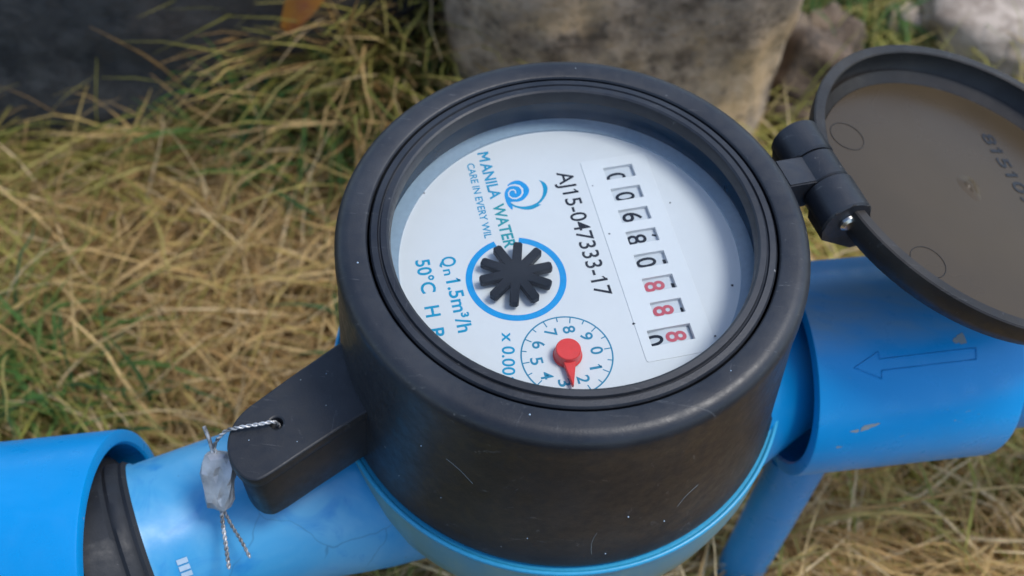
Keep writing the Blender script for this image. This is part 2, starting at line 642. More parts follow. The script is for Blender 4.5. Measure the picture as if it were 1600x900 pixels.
# ------------------------------------------------------------------ the water meter
meter = empty('water_meter', (0, 0, -94))
tag(meter, 'black capped water meter with white dial and opened lid between blue pipes', 'water meter')

# casing: outer ring and skirt
prof = [(38.9, -6.0), (38.9, -0.5), (39.15, -0.15), (39.5, 0.0), (42.2, -0.05)]
prof += arc(42.2, -3.05, 3.0, 86, 0, 8)
prof += [(45.35, -5.5), (45.2, -8.5), (45.6, -14), (47.3, -38), (47.9, -46.0), (48.45, -47.2), (48.45, -48.3), (47.2, -48.3), (46.2, -40), (43.2, -8), (41, -6)]
casing = link('casing', lathe(prof, 128, closed=True), 'casing', meter, 28)
# bezel: inner ring with a turned groove and the well round the dial
prof = [(38.45, -6.0), (38.45, -0.6), (38.1, -0.15), (37.0, -0.05), (36.75, -0.45), (36.5, -0.5), (36.3, 0.15), (35.2, 0.22), (34.8, -0.05), (34.6, -0.9), (34.6, -2.9), (36.6, -3.2), (36.6, -6.0)]
link('bezel', lathe(prof, 128, closed=True), 'casing', meter, 28)
prof = [(36.55, -4.6), (36.55, -10.4), (37.6, -10.4), (37.6, -6.2), (37.6, -4.6)]
link('dial_well', lathe(prof, 96, closed=True), 'inner_wall', meter, 28)
prof = [(0.0, -3.25), (36.5, -3.25), (36.5, -3.95), (0.0, -3.95)]
link('cover_glass', lathe(prof, 96), 'cover_glass', meter, 28)

# dial: frame of the print. EX runs along the lettering, EY points to its top
A_ = R_(-70.0)
EX = Vector((math.cos(A_), math.sin(A_)))
EY = Vector((-EX.y, EX.x))
ZD = -10.62


def ab(a, b):
    v = EX * a + EY * b
    return (v.x, v.y)


WIN = [(-19.54, 15.62, 1.62, 3.10), (-13.85, 15.65, 1.62, 3.10), (-8.20, 15.62, 1.62, 3.10), (-2.65, 15.62, 1.62, 3.10), (3.15, 15.66, 1.62, 3.10),
       (8.95, 15.62, 1.62, 3.10), (14.65, 15.55, 1.62, 3.10), (20.70, 14.36, 1.75, 4.25)]
hole = rect2d(*ab(1.0, 15.0), EX, EY, 23.2, 5.4)
dial = link('dial', sheet([ring2d(0, 0, 33.6, 128), hole], ZD, 0.5), 'dial_white', meter, 30)
link('edge_ring', lathe([(33.5, -10.1), (36.5, -9.9), (36.5, -11.2), (33.5, -11.2)], 96, closed=True), 'dial_edge', dial, 30)


def printed(name, me_, mat, lift=0.03):
    me_.transform(Matrix.Translation((0, 0, ZD + lift)))
    return link(name, me_, mat, dial, None)


def words(name, s, p0, p1, cap, mat, weight=0.0, spacing=1.0):
    return printed(name, text_mesh(s, p0, p1, cap, weight, spacing), mat)


words('serial_number', 'AJ15-047333-17', (-4.95, 21.5), (5.85, -8.0), 3.3, 'ink_black', 0.008)
P0, P1 = Vector((-21.9, 24.3)), Vector((-12.9, 0.75))
pe = (P1 - P0).normalized(); pn = Vector((-pe.y, pe.x))
mp_ = [(0, 0), (0, 1), (.22, 1), (.5, .58), (.78, 1), (1, 1), (1, 0), (.80, 0), (.80, .66), (.56, .30), (.44, .30), (.20, .66), (.20, 0)]
printed('printed_letter', sheet([[tuple(P0 + pe * a * 2.45 + pn * b * 2.35) for a, b in mp_]], 0), 'ink_cyan')
words('printed_word', 'ANILA', P0.lerp(P1, 0.115), P0.lerp(P1, 0.50), 2.35, 'ink_cyan', 0.026)
words('printed_word', 'WATER', P0.lerp(P1, 0.555), P1, 2.35, 'ink_teal', 0.026)
words('printed_word', 'CARE IN EVERY WIL', (-23.6, 21.1), (-17.2, 2.6), 1.5, 'ink_cyan', 0.018)
Q0, Q1 = Vector((-25.1, -3.3)), Vector((-19.0, -19.9))
words('printed_word', 'Q', Q0, Q0.lerp(Q1, 0.135), 2.75, 'ink_cyan', 0.020)
words('printed_word', 'n', Q0.lerp(Q1, 0.165) + EY * -0.1, Q0.lerp(Q1, 0.245) + EY * -0.1, 1.9, 'ink_cyan', 0.020)
words('printed_word', '1.5m\u00b3/h', Q0.lerp(Q1, 0.30), Q1, 2.75, 'ink_cyan', 0.020)
words('printed_word', '50\u00b0C', (-29.9, -4.7), (-27.2, -12.2), 2.75, 'ink_cyan', 0.020)
words('printed_word', 'H', (-26.3, -15.1), (-25.5, -17.4), 2.75, 'ink_cyan', 0.020)
words('printed_word', 'B', (-24.6, -19.9), (-23.9, -21.9), 2.75, 'ink_cyan', 0.020)
words('printed_word', 'x 0.001', (-11.0, -18.6), (-9.5, -28.9), 2.35, 'ink_cyan', 0.014)

SC = (-9.88, -5.94)
o_ = ring2d(*SC, 9.79, 80, 124 - 360, 94) + ring2d(*SC, 8.5, 80, 124 - 360, 94)[::-1]
printed('flow_ring', sheet([o_], 0), 'ink_blue')
KC = (1.625, -21.867)
printed('scale_circle', sheet([ring2d(*KC, 8.68), ring2d(*KC, 8.38)], 0), 'ink_dial', 0.02)
for k in range(20):
    an = R_(19.7 - 18 * k)
    e = (math.cos(an), math.sin(an)); f = (-e[1], e[0])
    ln = 0.62 if k % 2 == 0 else 0.42
    printed('tick', sheet([rect2d(KC[0] + e[0] * (8.38 - ln), KC[1] + e[1] * (8.38 - ln), e, f, ln, 0.11)], 0), 'ink_dial', 0.03)
for k in range(10):
    an = R_(19.7 - 36 * k)
    rr = 5.75
    c = Vector((KC[0] + rr * math.cos(an), KC[1] + rr * math.sin(an)))
    hw = 0.80 if k != 1 else 0.45
    words('printed_numeral', str(k), c - EX * hw - EY * 1.15, c + EX * hw - EY * 1.15, 2.3, 'ink_dial', 0.016)

# the swirl beside the lettering


def lg(px, py):
    return Vector((px, py))


def logo_pt(px, py):      # bilinear map of the drawn emblem onto the dial
    u = (px - 240) / 355.0
    v = (py - 203) / 342.0
    return (-14.62 + 4.36 * u + 0.62 * v + 0.0 * u * v, 17.95 + 0.75 * u - 5.75 * v + 0.45 * u * v)


def smooth_loop(pts, n=6):
    res = []
    m = len(pts)
    for i in range(m):
        p0, p1, p2, p3 = (Vector(pts[(i + k) % m]) for k in (-1, 0, 1, 2))
        for k in range(n):
            t_ = k / n
            res.append(tuple(0.5 * ((2 * p1) + (p2 - p0) * t_ + (2 * p0 - 5 * p1 + 4 * p2 - p3) * t_ ** 2 + (3 * p1 - p0 - 3 * p2 + p3) * t_ ** 3)))
    return res


body_l = [(236, 272), (320, 218), (420, 203), (520, 250), (580, 320), (595, 380), (570, 450), (500, 520), (420, 543), (330, 538), (300, 548), (330, 600), (325, 662), (250, 580), (205, 480), (195, 400), (220, 335), (262, 300)]
tail_l = [(300, 552), (380, 600), (500, 630), (620, 625), (720, 590), (790, 520), (820, 430), (820, 340), (792, 250), (757, 203), (830, 235), (880, 290), (897, 370), (872, 470), (805, 570), (745, 620), (788, 628), (720, 665), (640, 690), (540, 685), (430, 650), (345, 612)]
emblem = printed('swirl_emblem', sheet([smooth_loop([logo_pt(*p) for p in body_l], 4)], 0), 'ink_blue', 0.03)
printed('swirl_emblem', sheet([smooth_loop([logo_pt(*p) for p in tail_l], 4)], 0), 'ink_cyan', 0.03)
spir = [(225, 305), (290, 282), (360, 275), (430, 292), (480, 345), (488, 410), (455, 462), (390, 492), (320, 482), (268, 445), (258, 395), (285, 355), (335, 347), (370, 372), (376, 412)]
wd = [5, 11, 14, 15, 16, 15, 13, 12, 11, 10, 10, 10, 10, 10, 8]
Lf, Rt = [], []
for i, (p, w) in enumerate(zip(spir, wd)):
    a = Vector(spir[max(0, i - 1)]); b = Vector(spir[min(len(spir) - 1, i + 1)])
    d = (b - a).normalized()
    Lf.append(logo_pt(p[0] - d.y * w, p[1] + d.x * w)); Rt.append(logo_pt(p[0] + d.y * w, p[1] - d.x * w))
printed('swirl_emblem', sheet([Lf + Rt[::-1]], 0), 'dial_white', 0.05)

# specks of dirt lying under the glass
for i, (x, y) in enumerate([(2.83, 19.12), (7.19, 7.35), (13.44, -13.09), (18.87, 17.14), (28.86, -13.86), (31.9, -1.52), (-31.0, 12.12)]):
    r = 0.16 + 0.06 * (i % 3)
    printed('dirt_speck', prism([(x + r * math.cos(a) * (1 + 0.4 * math.sin(3 * a + i)), y + r * math.sin(a) * 0.8) for a in np.linspace(0, 2 * math.pi, 8)[:-1]], 0, 0.12), 'ink_black', 0.42 if i in (4,) else 0.02)

# number register: raised plate with eight windows over drums
plate = link('register_plate', sheet([rect2d(*ab(1.0, 15.2), EX, EY, 24.6, 7.0, 0.5)] + [rect2d(*ab(a, b), EX, EY, ha, hb, 0.12) for a, b, ha, hb in WIN], ZD + 0.13, 1.05, 0.06), 'plate_white', meter, 30)
DIG = [('0', 7.48, 22.22, 'ink_black'), ('0', 9.68, 17.44, 'ink_black'), ('6', 11.47, 12.38, 'ink_black'), ('8', 12.73, 6.89, 'ink_black'),
       ('0', 14.98, 1.55, 'ink_black'), ('8', 16.93, -3.84, 'ink_red'), ('8', 18.95, -9.22, 'ink_red'), ('8', 21.65, -14.62, 'ink_red')]
NEXT = [None, None, None, '7', '1', '1', '1', None]
HD = 0.60                      # the drums lie this far below the dial
DR = 18.0
camxy = Vector((0, -132.16))
for k, ((s, x, y, ink), (wa, wb, ha, hb)) in enumerate(zip(DIG, WIN)):
    p = Vector((x, y))
    p = p + (p - camxy) / (173.3 - ZD) * HD
    da, db = p.dot(EX), p.dot(EY)
    # drum: axis along the lettering, crest under the window
    m = Matrix.Translation((*ab(wa, wb), ZD - HD - DR)) @ frame((0, 0, 0), (EX.x, EX.y, 0))
    drum = link('number_drum', lathe([(0, -2.72), (DR - 0.1, -2.72), (DR, -2.6), (DR, 2.6), (DR - 0.1, 2.72), (0, 2.72)], 64, m), 'drum_white', meter, 30)
    b0 = wb

    def bend(X_, Y_, b0=b0):
        bb = X_ * EY.x + Y_ * EY.y - b0
        return ZD - HD - DR + np.sqrt(np.maximum(DR * DR - bb * bb, 1.0)) + 0.05
    hw = 1.15
    c = Vector(ab(da, db))
    link('numeral', text_mesh(s, c - EX * hw - EY * 1.95, c + EX * hw - EY * 1.95, 3.9, 0.012 if ink == 'ink_black' else 0.02, bend=bend), ink, drum, None)
    if NEXT[k]:
        c = Vector(ab(da, db + 5.3))
        link('numeral', text_mesh(NEXT[k], c - EX * 0.9 - EY * 1.95, c + EX * 0.9 - EY * 1.95, 3.9, 0.012, bend=bend), ink if ink == 'ink_black' else 'ink_black', drum, None)
    if k == 7:
        c = Vector(ab(da, db - 4.6))
        link('numeral', text_mesh('0', c - EX * 1.2 - EY * 1.95, c + EX * 1.2 - EY * 1.95, 3.9, 0.012, bend=bend), 'ink_black', drum, None)
link('register_tray', lathe([(0, -34.0), (30, -34.0), (30, -33.0), (0, -33.0)], 48), 'drum_gap', meter, 30)

# flow star
star = []
for k in range(10):
    an = R_(94 + 36 * k)
    e = Vector((math.cos(an), math.sin(an))); f = Vector((-e.y, e.x))
    am = R_(94 + 36 * k - 18)
    star.append((math.cos(am) * 3.0, math.sin(am) * 3.0))
    for rr, w in ((6.75, -0.88), (7.15, -0.55), (7.15, 0.62), (6.75, 0.92)):
        star.append(tuple(e * rr + f * w))
bm = bmesh.new()
me = prism([(-9.95 + x, -6.15 + y) for x, y in star], ZD + 1.1, ZD + 2.5, 0.12, 1)
flow = link('flow_star', me, 'star_black', meter, 25)
link('hub', lathe([(0, ZD + 0.05), (1.7, ZD + 0.05), (1.7, ZD + 1.15), (0, ZD + 1.15)], 24, Matrix.Translation((-9.95, -6.15, 0))), 'star_black', flow, 30)
bm.free()

# red pointer
ptr = link('pointer', lathe([(2.75, ZD + 0.25), (2.75, ZD + 0.5), (2.55, ZD + 0.7), (2.35, -8.1), (2.2, -7.93), (0, -7.9)], 40, Matrix.Translation((1.72, -21.95, 0))), 'pointer_red', meter, 30)
tip = Vector((3.35, -28.75)); c = Vector((1.72, -21.95))
e = (tip - c).normalized(); f = Vector((-e.y, e.x))
link('needle', prism([tuple(c + f * 1.25 + e * 1.8), tuple(c - f * 1.25 + e * 1.8), tuple(tip - f * 0.12), tuple(tip + f * 0.12)], ZD + 0.7, ZD + 1.75, 0.15, 1), 'pointer_red', ptr, 25)

# sealing lug on the casing
lug_o = [(-34.5, -12.5), (-41.0, -12.0), (-49.7, -21.0), (-56.5, -29.0), (-59.8, -33.2), (-61.1, -37.0), (-60.9, -40.6), (-59.4, -43.8), (-57.0, -46.2), (-54.4, -47.0), (-51.8, -45.8), (-45.0, -38.8), (-37.0, -30.7), (-31.0, -25.0)]
hole = ring2d(-52.7, -34.6, 1.25, 20)
lug_o = smooth_loop(lug_o, 5)
lug = link('sealing_lug', sheet([lug_o, hole], -28.0, 3.2, 0.45), 'lug', meter, 30)
cx, cy = -46, -30
inner = [(cx + (x - cx) * 0.965, cy + (y - cy) * 0.955) for x, y in lug_o]
link('lug_wall', sheet([inner], -30.4, 16.6, 1.3), 'lug', lug, 30)

# dust specks and scratches on the casing and the lug


def skirt(az, z, h=0.05):
    r = 45.6 + (-14 - z) / 24.0 * 1.7 + h
    return Vector((r * math.cos(R_(az)), r * math.sin(R_(az)), z))


spk_pts = [skirt(a, z) for a, z in ((246, -34), (268, -38), (291, -30), (233, -38), (301, -37), (240, -19), (262, -44), (287, -44.5))]
spk_pts += [Vector((x, y, -27.95)) for x, y in ((-45.5, -22.5), (-50.2, -24.6), (-47.8, -38.0), (-57.0, -39.0), (-44.0, -29.5))]
spk_pts += [Vector((r * math.cos(R_(a)), r * math.sin(R_(a)), 0.02)) for r, a in ((41.0, 200), (40.6, 318), (41.5, 95), (40.8, 265))]
for i, p in enumerate(spk_pts):
    r = 0.10 + 0.10 * random.random()
    link('dust_speck', lathe([(0, -r * 0.5), (r, 0), (r * 0.7, r * 0.5), (0, r * 0.6)], 7, Matrix.Translation(p)), 'grey_scuff' if i % 3 == 0 else 'paint_chip', casing, 60)
for pts_ in ([skirt(284, -35, 0.0), skirt(283.2, -39, 0.0), skirt(283.6, -44, 0.0)], [skirt(247, -18, 0.0), skirt(250.5, -19.5, 0.0), skirt(254, -22.5, 0.0)], [skirt(222, -9, -0.2), skirt(223.0, -11.5, -0.1)],
             [skirt(304, -33, 0.0), skirt(306, -30, 0.0), skirt(309, -28, 0.0)]):
    link('scratch', tube([[(p, 0.045) for p in spline(pts_, 5)]], 5), 'grey_scuff', casing, 60)

# painted body: rim, bowl, two necks
link('body_rim', lathe(arc(49.6, -49.2, 0.5, 180, 0, 6) + [(50.1, -49.8), (49.9, -50.3), (47.5, -50.4), (47.5, -49.3)], 128, closed=True), 'rim_cyan', meter, 40)
bowl = link('body', lathe([(46.0, -50.0), (49.7, -50.2), (49.9, -52), (49.8, -60), (48.6, -68), (45.5, -75), (39, -83), (28, -90), (14, -93.5), (0, -94)], 128), 'bowl_paint', meter, 50)

LC = Vector((-86.0, -51.0, -67.0))
ld = Vector((-86.0, -51.0, 0)).normalized()


def swept(stations, seg=72):
    vv, ff = [], []
    for i, (s_, zc, r) in enumerate(stations):
        sd2 = Vector((-ld.y, ld.x, 0))
        for k in range(seg):
            a = 2 * math.pi * k / seg
            vv.append(tuple(ld * s_ + Vector((0, 0, zc + r * math.sin(a))) + sd2 * r * math.cos(a)))
    for i in range(len(stations) - 1):
        for k in range(seg):
            ff.append((i * seg + k, i * seg + (k + 1) % seg, (i + 1) * seg + (k + 1) % seg, (i + 1) * seg + k))
    me_ = bpy.data.meshes.new('swept')
    me_.from_pydata(vv, [], ff)
    bm_ = bmesh.new(); bm_.from_mesh(me_); bmesh.ops.recalc_face_normals(bm_, faces=bm_.faces); bm_.to_mesh(me_); bm_.free()
    return me_


st = [(20, -74.5, 22.5), (30, -74.5, 22.0), (40, -74, 21.4), (48, -73, 20.8), (55, -71.6, 20.0), (62, -69.8, 19.2), (70, -68.2, 18.6), (80, -67.3, 18.3), (94.0, -67.0, 18.2), (94.6, -67, 18.7), (95.8, -67, 18.7), (96.0, -67, 15)]
neck = link('neck', swept(st), 'body_paint', meter, 50)
# white paint strokes on the neck
for k in range(3):
    s0 = 88.0
    vv = []
    for u, v in ((0, 0), (1.15, 0.0), (1.15, 1), (0, 1)):
        s_ = s0 - k * 0.0 + v * 2.2
        an = R_(-141 - 0.0 + k * 4.6 + u * 3.0)
        sd2 = Vector((-ld.y, ld.x, 0))
        vv.append(tuple(ld * s_ + Vector((0, 0, -67.25 - 18.55 * math.sin(an))) + sd2 * -18.55 * math.cos(an)))
    me = bpy.data.meshes.new('stroke')
    me.from_pydata(vv, [], [(0, 1, 2, 3)])
    link('paint_stroke', me, 'paint_chip', neck, None)
RO = Vector((0.699, -2.551, -59.486)); RD = Vector((0.964224, 0.264069, -0.0232226))
m = frame(RO, RD)
link('neck', lathe([(29, 25), (25, 40), (19, 50), (14.5, 58), (13, 70), (13, 80), (0, 80)], 64, m), 'pvc_riser', meter, 50)

# hinge
HM = Vector((48.5, 23.9, -6.0)); HT = Vector((-0.446, 0.895, 0))
HR = Vector((0.895, 0.446, 0))
hm = frame(HM, HT)


def knuckle(name, t0, t1, parent, r=4.6):
    return link(name, lathe([(1.6, t0), (r - 0.4, t0), (r, t0 + 0.4), (r, t1 - 0.4), (r - 0.4, t1), (1.6, t1)], 40, hm), 'casing', parent, 30)


kn = knuckle('hinge_knuckle', -2.6, 4.3, casing, 5.0)
# web from the ring to the middle knuckle
w = [HM + HT * a - HR * b + Vector((0, 0, zz)) for a, b, zz in ((-2.6, 9.5, 4.6), (4.3, 9.5, 4.6), (4.3, 2.2, 3.6), (-2.6, 2.2, 3.6), (-2.6, 9.5, -4), (4.3, 9.5, -4), (4.3, 2.2, -4), (-2.6, 2.2, -4))]
me = bpy.data.meshes.new('web')
me.from_pydata([tuple(p) for p in w], [], [(0, 1, 2, 3), (7, 6, 5, 4), (0, 4, 5, 1), (1, 5, 6, 2), (2, 6, 7, 3), (3, 7, 4, 0)])
bm = bmesh.new(); bm.from_mesh(me); bmesh.ops.recalc_face_normals(bm, faces=bm.faces)
bmesh.ops.bevel(bm, geom=list(bm.edges), offset=0.3, segments=2, affect='EDGES'); bm.to_mesh(me); bm.free()
link('hinge_web', me, 'casing', casing, 30)

# lid, opened flat: a shallow dish with the inside up
LO = Vector((86.8207, 36.7378, -13.6254)); LN = Vector((0.24627, 0.10421, 0.96358)); LD = Vector((0.88741, 0.37550, -0.26741))
lm_ = frame(LO, LN, LD)           # local x runs away from the hinge, local z is the inside
LF = -7.3
prof = [(38.5, -0.3), (38.8, 0.0), (40.8, 0.0), (41.1, -0.3), (41.1, -1.0), (40.4, -4.2), (38.6, -7.4), (35.6, -9.2), (20, -9.9), (0, -10.0), (0, LF - 0.2), (35.9, LF - 0.2), (36.1, LF + 0.1), (37.9, LF + 1.3), (38.2, LF + 1.8)]
lid = link('lid', lathe(prof, 128, lm_), 'lid_shell', meter, 30)
link('face', lathe([(0, LF), (35.8, LF), (35.9, LF - 0.15)], 96, lm_), 'lid_brown_reflection', lid, 30)


def onlid(me_, z):
    me_.transform(lm_ @ Matrix.Translation((0, 0, z)))
    return me_


link('moulded_number', onlid(text_mesh('8151098', (15.0, 19.6), (14.0, -6.0), 3.4, 0.014, 1.0), LF + 0.12), 'lid_ink', lid, None)
for (x, y) in ((-23.6, 18.8), (-21.6, -16.0)):
    link('ejector_mark', onlid(lathe([(3.9, 0.0), (3.95, 0.10), (4.05, 0.10), (4.1, 0.0)], 40, Matrix.Translation((x, y, 0)), closed=True), LF + 0.02), 'lid_shell', lid, 40)
link('moulding_gate', onlid(lathe([(0, 0.7), (0.7, 0.65), (1.2, 0.3), (1.9, 0.15), (2.6, 0.0)], 24, Matrix.Translation((1.8, 3.6, 0)) @ Matrix.Diagonal((1, 1.5, 1, 1)), jitter=lambda a, z: 0.25 * math.sin(3 * a)), LF), 'lid_brown_reflection', lid, 60)
knuckle('hinge_knuckle', 4.5, 12.2, lid, 5.2)
knuckle('hinge_knuckle', -11.2, -2.8, lid, 5.3)
# cheeks from the outer knuckles into the lid rim
for t0, t1 in ((4.9, 11.0), (-11.2, -5.2)):
    pts = [(-5.2, -1.2), (-4.6, -4.2), (3.6, -10.2), (8.0, -10.4), (7.4, -5.0), (5.3, -0.5), (3.9, 3.5), (0, 5.2), (-3.6, 3.7)]
    ch = prism(pts, t0, t1)
    fm = Matrix((HR, Vector((0, 0, 1)), -HT)).transposed().to_4x4()
    fm.translation = HM
    ch.transform(fm @ Matrix.Diagonal((1, 1, -1, 1)))
    ch.flip_normals()
    link('hinge_cheek', ch, 'lid_shell', lid, 30)
pin = link('hinge_pin', lathe([(0, -12.35), (1.3, -12.3), (1.9, -11.9), (2.0, -11.3), (1.3, -11.2), (1.3, 11.9), (0, 11.9)], 24, hm), 'steel', meter, 30)

# ------------------------------------------------------------------ blue sleeves, gasket and riser


def sleeve(name, o, d, s0, s1, ro, ri, mat, label, cat, group):
    m = frame(o, d)
    pr = [(ri, s0 + 0.5), (ri + 0.5, s0), (ro - 0.6, s0), (ro - 0.15, s0 + 0.2), (ro, s0 + 0.7), (ro, s1 - 1.2), (ro - 0.5, s1 - 0.3), (ro - 1.2, s1), (ri, s1)]
    ob = link(name, lathe(pr, 128, m, closed=True), mat, None, 30)
    return tag(ob, label, cat, group)


SLD = Vector((math.cos(0.19) * math.cos(0.13), math.sin(0.19) * math.cos(0.13), math.sin(0.13)))
ls = sleeve('pipe_sleeve', LC, -SLD, 0, 170, 27.0, 23.8, 'pvc_blue', 'bright blue pipe sleeve at the lower left with a black gasket inside', 'pipe', 'blue pipes at the meter')
m = frame(LC, -SLD)
link('gasket', lathe([(14.0, 4.6), (20.9, 4.8), (21.8, 5.4), (22.2, 7.0), (22.6, 11), (23.6, 14), (23.6, 40), (16, 40)], 96, m, jitter=lambda a, z: 0.06 * math.sin(5 * a + z)), 'rubber', ls, 40)
gm = frame((0, 0, -67.0), ld)
link('gasket', lathe([(15.0, 94.8), (18.9, 95.0), (19.5, 95.8), (19.2, 96.6), (19.8, 97.3), (20.1, 99.0), (19.6, 99.8), (20.3, 100.6), (20.4, 107), (15, 108)], 96, gm, jitter=lambda a, z: 0.05 * math.sin(5 * a + z)), 'rubber', ls, 40)
rs = sleeve('pipe_sleeve', RO, RD, 52.9, 101.0, 24.92, 21.6, 'pvc_crest_sheen', 'scuffed blue pipe sleeve with a moulded arrow under the open lid', 'pipe', 'blue pipes at the meter')
e1 = RD.cross(Vector((0, 0, 1))).normalized()
e2 = e1.cross(RD)


def sp(s, deg, h=0.0):
    return RO + RD * s + (e1 * math.cos(R_(deg)) + e2 * math.sin(R_(deg))) * (24.92 + h)


ar = [(61.1, 58.9), (66.9, 65.6), (67.1, 61.9), (89.2, 62.7), (89.0, 57.0), (67.2, 56.2), (67.1, 52.1), (61.1, 58.9)]
path = []
for (s0, a0), (s1, a1) in zip(ar, ar[1:]):
    n = 12
    path += [(sp(s0 + (s1 - s0) * i / n, a0 + (a1 - a0) * i / n, 0.0), 0.17) for i in range(n)]
path.append((sp(*ar[-1], 0.0), 0.17))
link('moulded_arrow', tube([path], 6), 'pvc_blue', rs, 60)
rows = [(85.9, 67.9, 1.5, 2.6, 0.1), (64.6, 26.8, 2.1, 1.5, 0.6), (61.6, 25.0, 1.0, 0.9, 0.0), (58.6, 15.0, 0.7, 0.6, 0.0)]
for s0, a0, hs_, ha, sk in rows:
    vv = []
    for k in range(16):
        an = 2 * math.pi * k / 16
        rr = 1 + 0.22 * math.sin(3 * an + s0) + 0.12 * math.sin(7 * an)
        ds = hs_ * rr * math.cos(an); dg = ha * rr * math.sin(an) + sk * ds
        vv.append(tuple(sp(s0 + ds, a0 + dg, 0.05)))
    me = bpy.data.meshes.new('scuff')
    me.from_pydata(vv, [], [tuple(range(16))])
    link('scuff_mark', me, 'grey_scuff', rs, 60)
m = frame(RO, RD)
ext = link('connecting_pipe', lathe([(19.5, 100.4), (19.5, 240), (17, 240), (17, 100.4)], 64, m, closed=True), 'pvc_riser', rs, 40)
me = lathe([(6.7, GZ - 25), (6.7, -82.5), (5.0, -82.5), (5.0, GZ - 25)], 64, Matrix.Translation((61.3, -1.0, 0)), closed=True)
for v in me.vertices:                      # the top is cut to saddle the sleeve
    if v.co.z > -100:
        q = v.co - RO
        q = q - RD * q.dot(RD)
        v.co.z = RO.z + RD.z * 60 - math.sqrt(max(24.5 ** 2 - q.dot(e1) ** 2, 9.0))
rp = link('riser_pipe', me, 'pvc_blue', None, 40)
tag(rp, 'slim blue riser pipe going down from the sleeve to the dry grass', 'pipe', 'blue pipes at the meter')

# ------------------------------------------------------------------ lead seal on twisted wire
seal = empty('lead_seal', (-63, -47, -46))
tag(seal, 'crumpled lead seal hanging by twisted wire from the black lug', 'seal')


def twist(pts, pitch=2.6, r=0.21, hr=0.21):
    pl = spline(pts, 18)
    out = [[], []]
    L = 0
    for i, p in enumerate(pl):
        if i:
            L += (p - pl[i - 1]).length
        d = (pl[min(i + 1, len(pl) - 1)] - pl[max(i - 1, 0)]).normalized()
        x = d.cross(Vector((0.3, 0.2, 1))).normalized()
        y = d.cross(x)
        for j in (0, 1):
            a = 2 * math.pi * L / pitch + math.pi * j
            out[j].append((p + (x * math.cos(a) + y * math.sin(a)) * hr, r))
    return out


link('wire', tube(twist([(-52.4, -34.2, -31), (-52.9, -34.8, -27.4), (-55.5, -36.0, -26.6), (-59.5, -37.2, -26.9), (-62.0, -37.8, -28.0), (-64.2, -39.2, -31.2), (-64.3, -40.2, -34)]), 6), 'wire', seal, 60)
link('wire', tube([[(p, 0.4) for p in spline([(-64.4, -41.0, -34.5), (-65.6, -38.4, -32.0), (-66.8, -36.6, -29.6)], 6)]], 6), 'wire', seal, 60)
link('wire_end', tube(twist([(-63.2, -46.6, -43.5), (-62.6, -49.4, -46.0), (-61.4, -53.0, -48.5), (-60.0, -57.0, -50.2)], 2.2, 0.24, 0.24), 6), 'wire', seal, 60)
link('wire_end', tube(twist([(-63.0, -46.8, -43.8), (-61.2, -49.0, -46.5), (-58.6, -51.6, -49.0), (-56.6, -54.0, -50.6)], 2.2, 0.2, 0.2), 6), 'wire', seal, 60)
bm = bmesh.new()
bmesh.ops.create_icosphere(bm, subdivisions=3, radius=1.0)
sa_ = Vector((0.8, -8.6, -10.5)).normalized()
sm = frame((-63.6, -43.6, -38.6), sa_, (1, 0, 0))
for v in bm.verts:
    x, y, z = v.co
    p = 4.5
    k = (abs(x) ** p + abs(y) ** p + abs(z) ** p) ** (-1 / p)
    x, y, z = x * k, y * k, z * k
    dn = 0.13 * math.sin(5 * x + 3 * z + 1) * math.cos(4 * y + 2 * z) + 0.09 * math.sin(6 * z + 4 * x) + random.uniform(-0.05, 0.05) + 0.07 * math.sin(17 * z - 11 * x + 5 * y) + 0.05 * math.sin(13 * x + 8 * y - 15 * z)
    w_ = 0.92 - 0.10 * z - 0.12 * z * z
    v.co = (x * (3.4 * w_ + dn * 1.6), y * (1.9 * w_ + dn * 1.8), z * 6.3 + dn * 0.9)
me = bpy.data.meshes.new('seal')
bm.to_mesh(me); bm.free()
me.transform(sm)
link('seal_body', me, 'lead', seal, 14)

# ------------------------------------------------------------------ stones


def far(p):                      # stones were surveyed on a plane 140 mm down; carry them out to the real ground
    k = (173.3 - GZ) / (173.3 + 140.0)
    return Vector((p[0] * k, -132.2 + (p[1] + 132.2) * k, 173.3 - (173.3 - p[2]) * k))


def rock(name, c, size, seed, mat, label, cat, group=None, rot=0.0, p=3.0, amp=0.10, sub=5, flare=0.0):
    c = far(c)
    size = tuple(a * 1.112 for a in size)
    bm = bmesh.new()
    bmesh.ops.create_icosphere(bm, subdivisions=sub, radius=1.0)
    r2 = random.Random(seed)
    waves = [(Vector((r2.gauss(0, 1), r2.gauss(0, 1), r2.gauss(0, 1))) * f, r2.uniform(0, 6.28), a) for f, a in ((1.6, 1.0), (2.4, 0.8), (4, 0.45), (6, 0.35), (10, 0.2), (16, 0.13), (26, 0.08), (40, 0.05)) for _ in range(3)]
    M_ = Matrix.Rotation(rot, 3, 'Z')
    for v in bm.verts:
        u = v.co.copy()
        k = (abs(u.x) ** p + abs(u.y) ** p + abs(u.z) ** p) ** (-1 / p)
        q = u * k
        n_ = sum(a * math.sin(w.dot(u) + ph) for w, ph, a in waves) * amp / 2
        q = q * (1 + n_)
        fl = 1 + flare * q.z
        q = M_ @ Vector((q.x * size[0] * fl, q.y * size[1] * fl, q.z * size[2]))
        v.co = q + Vector(c)
    me = bpy.data.meshes.new('rock')
    bm.to_mesh(me); bm.free()
    o = link(name, me, mat, None, 60)
    return tag(o, label, cat, group)


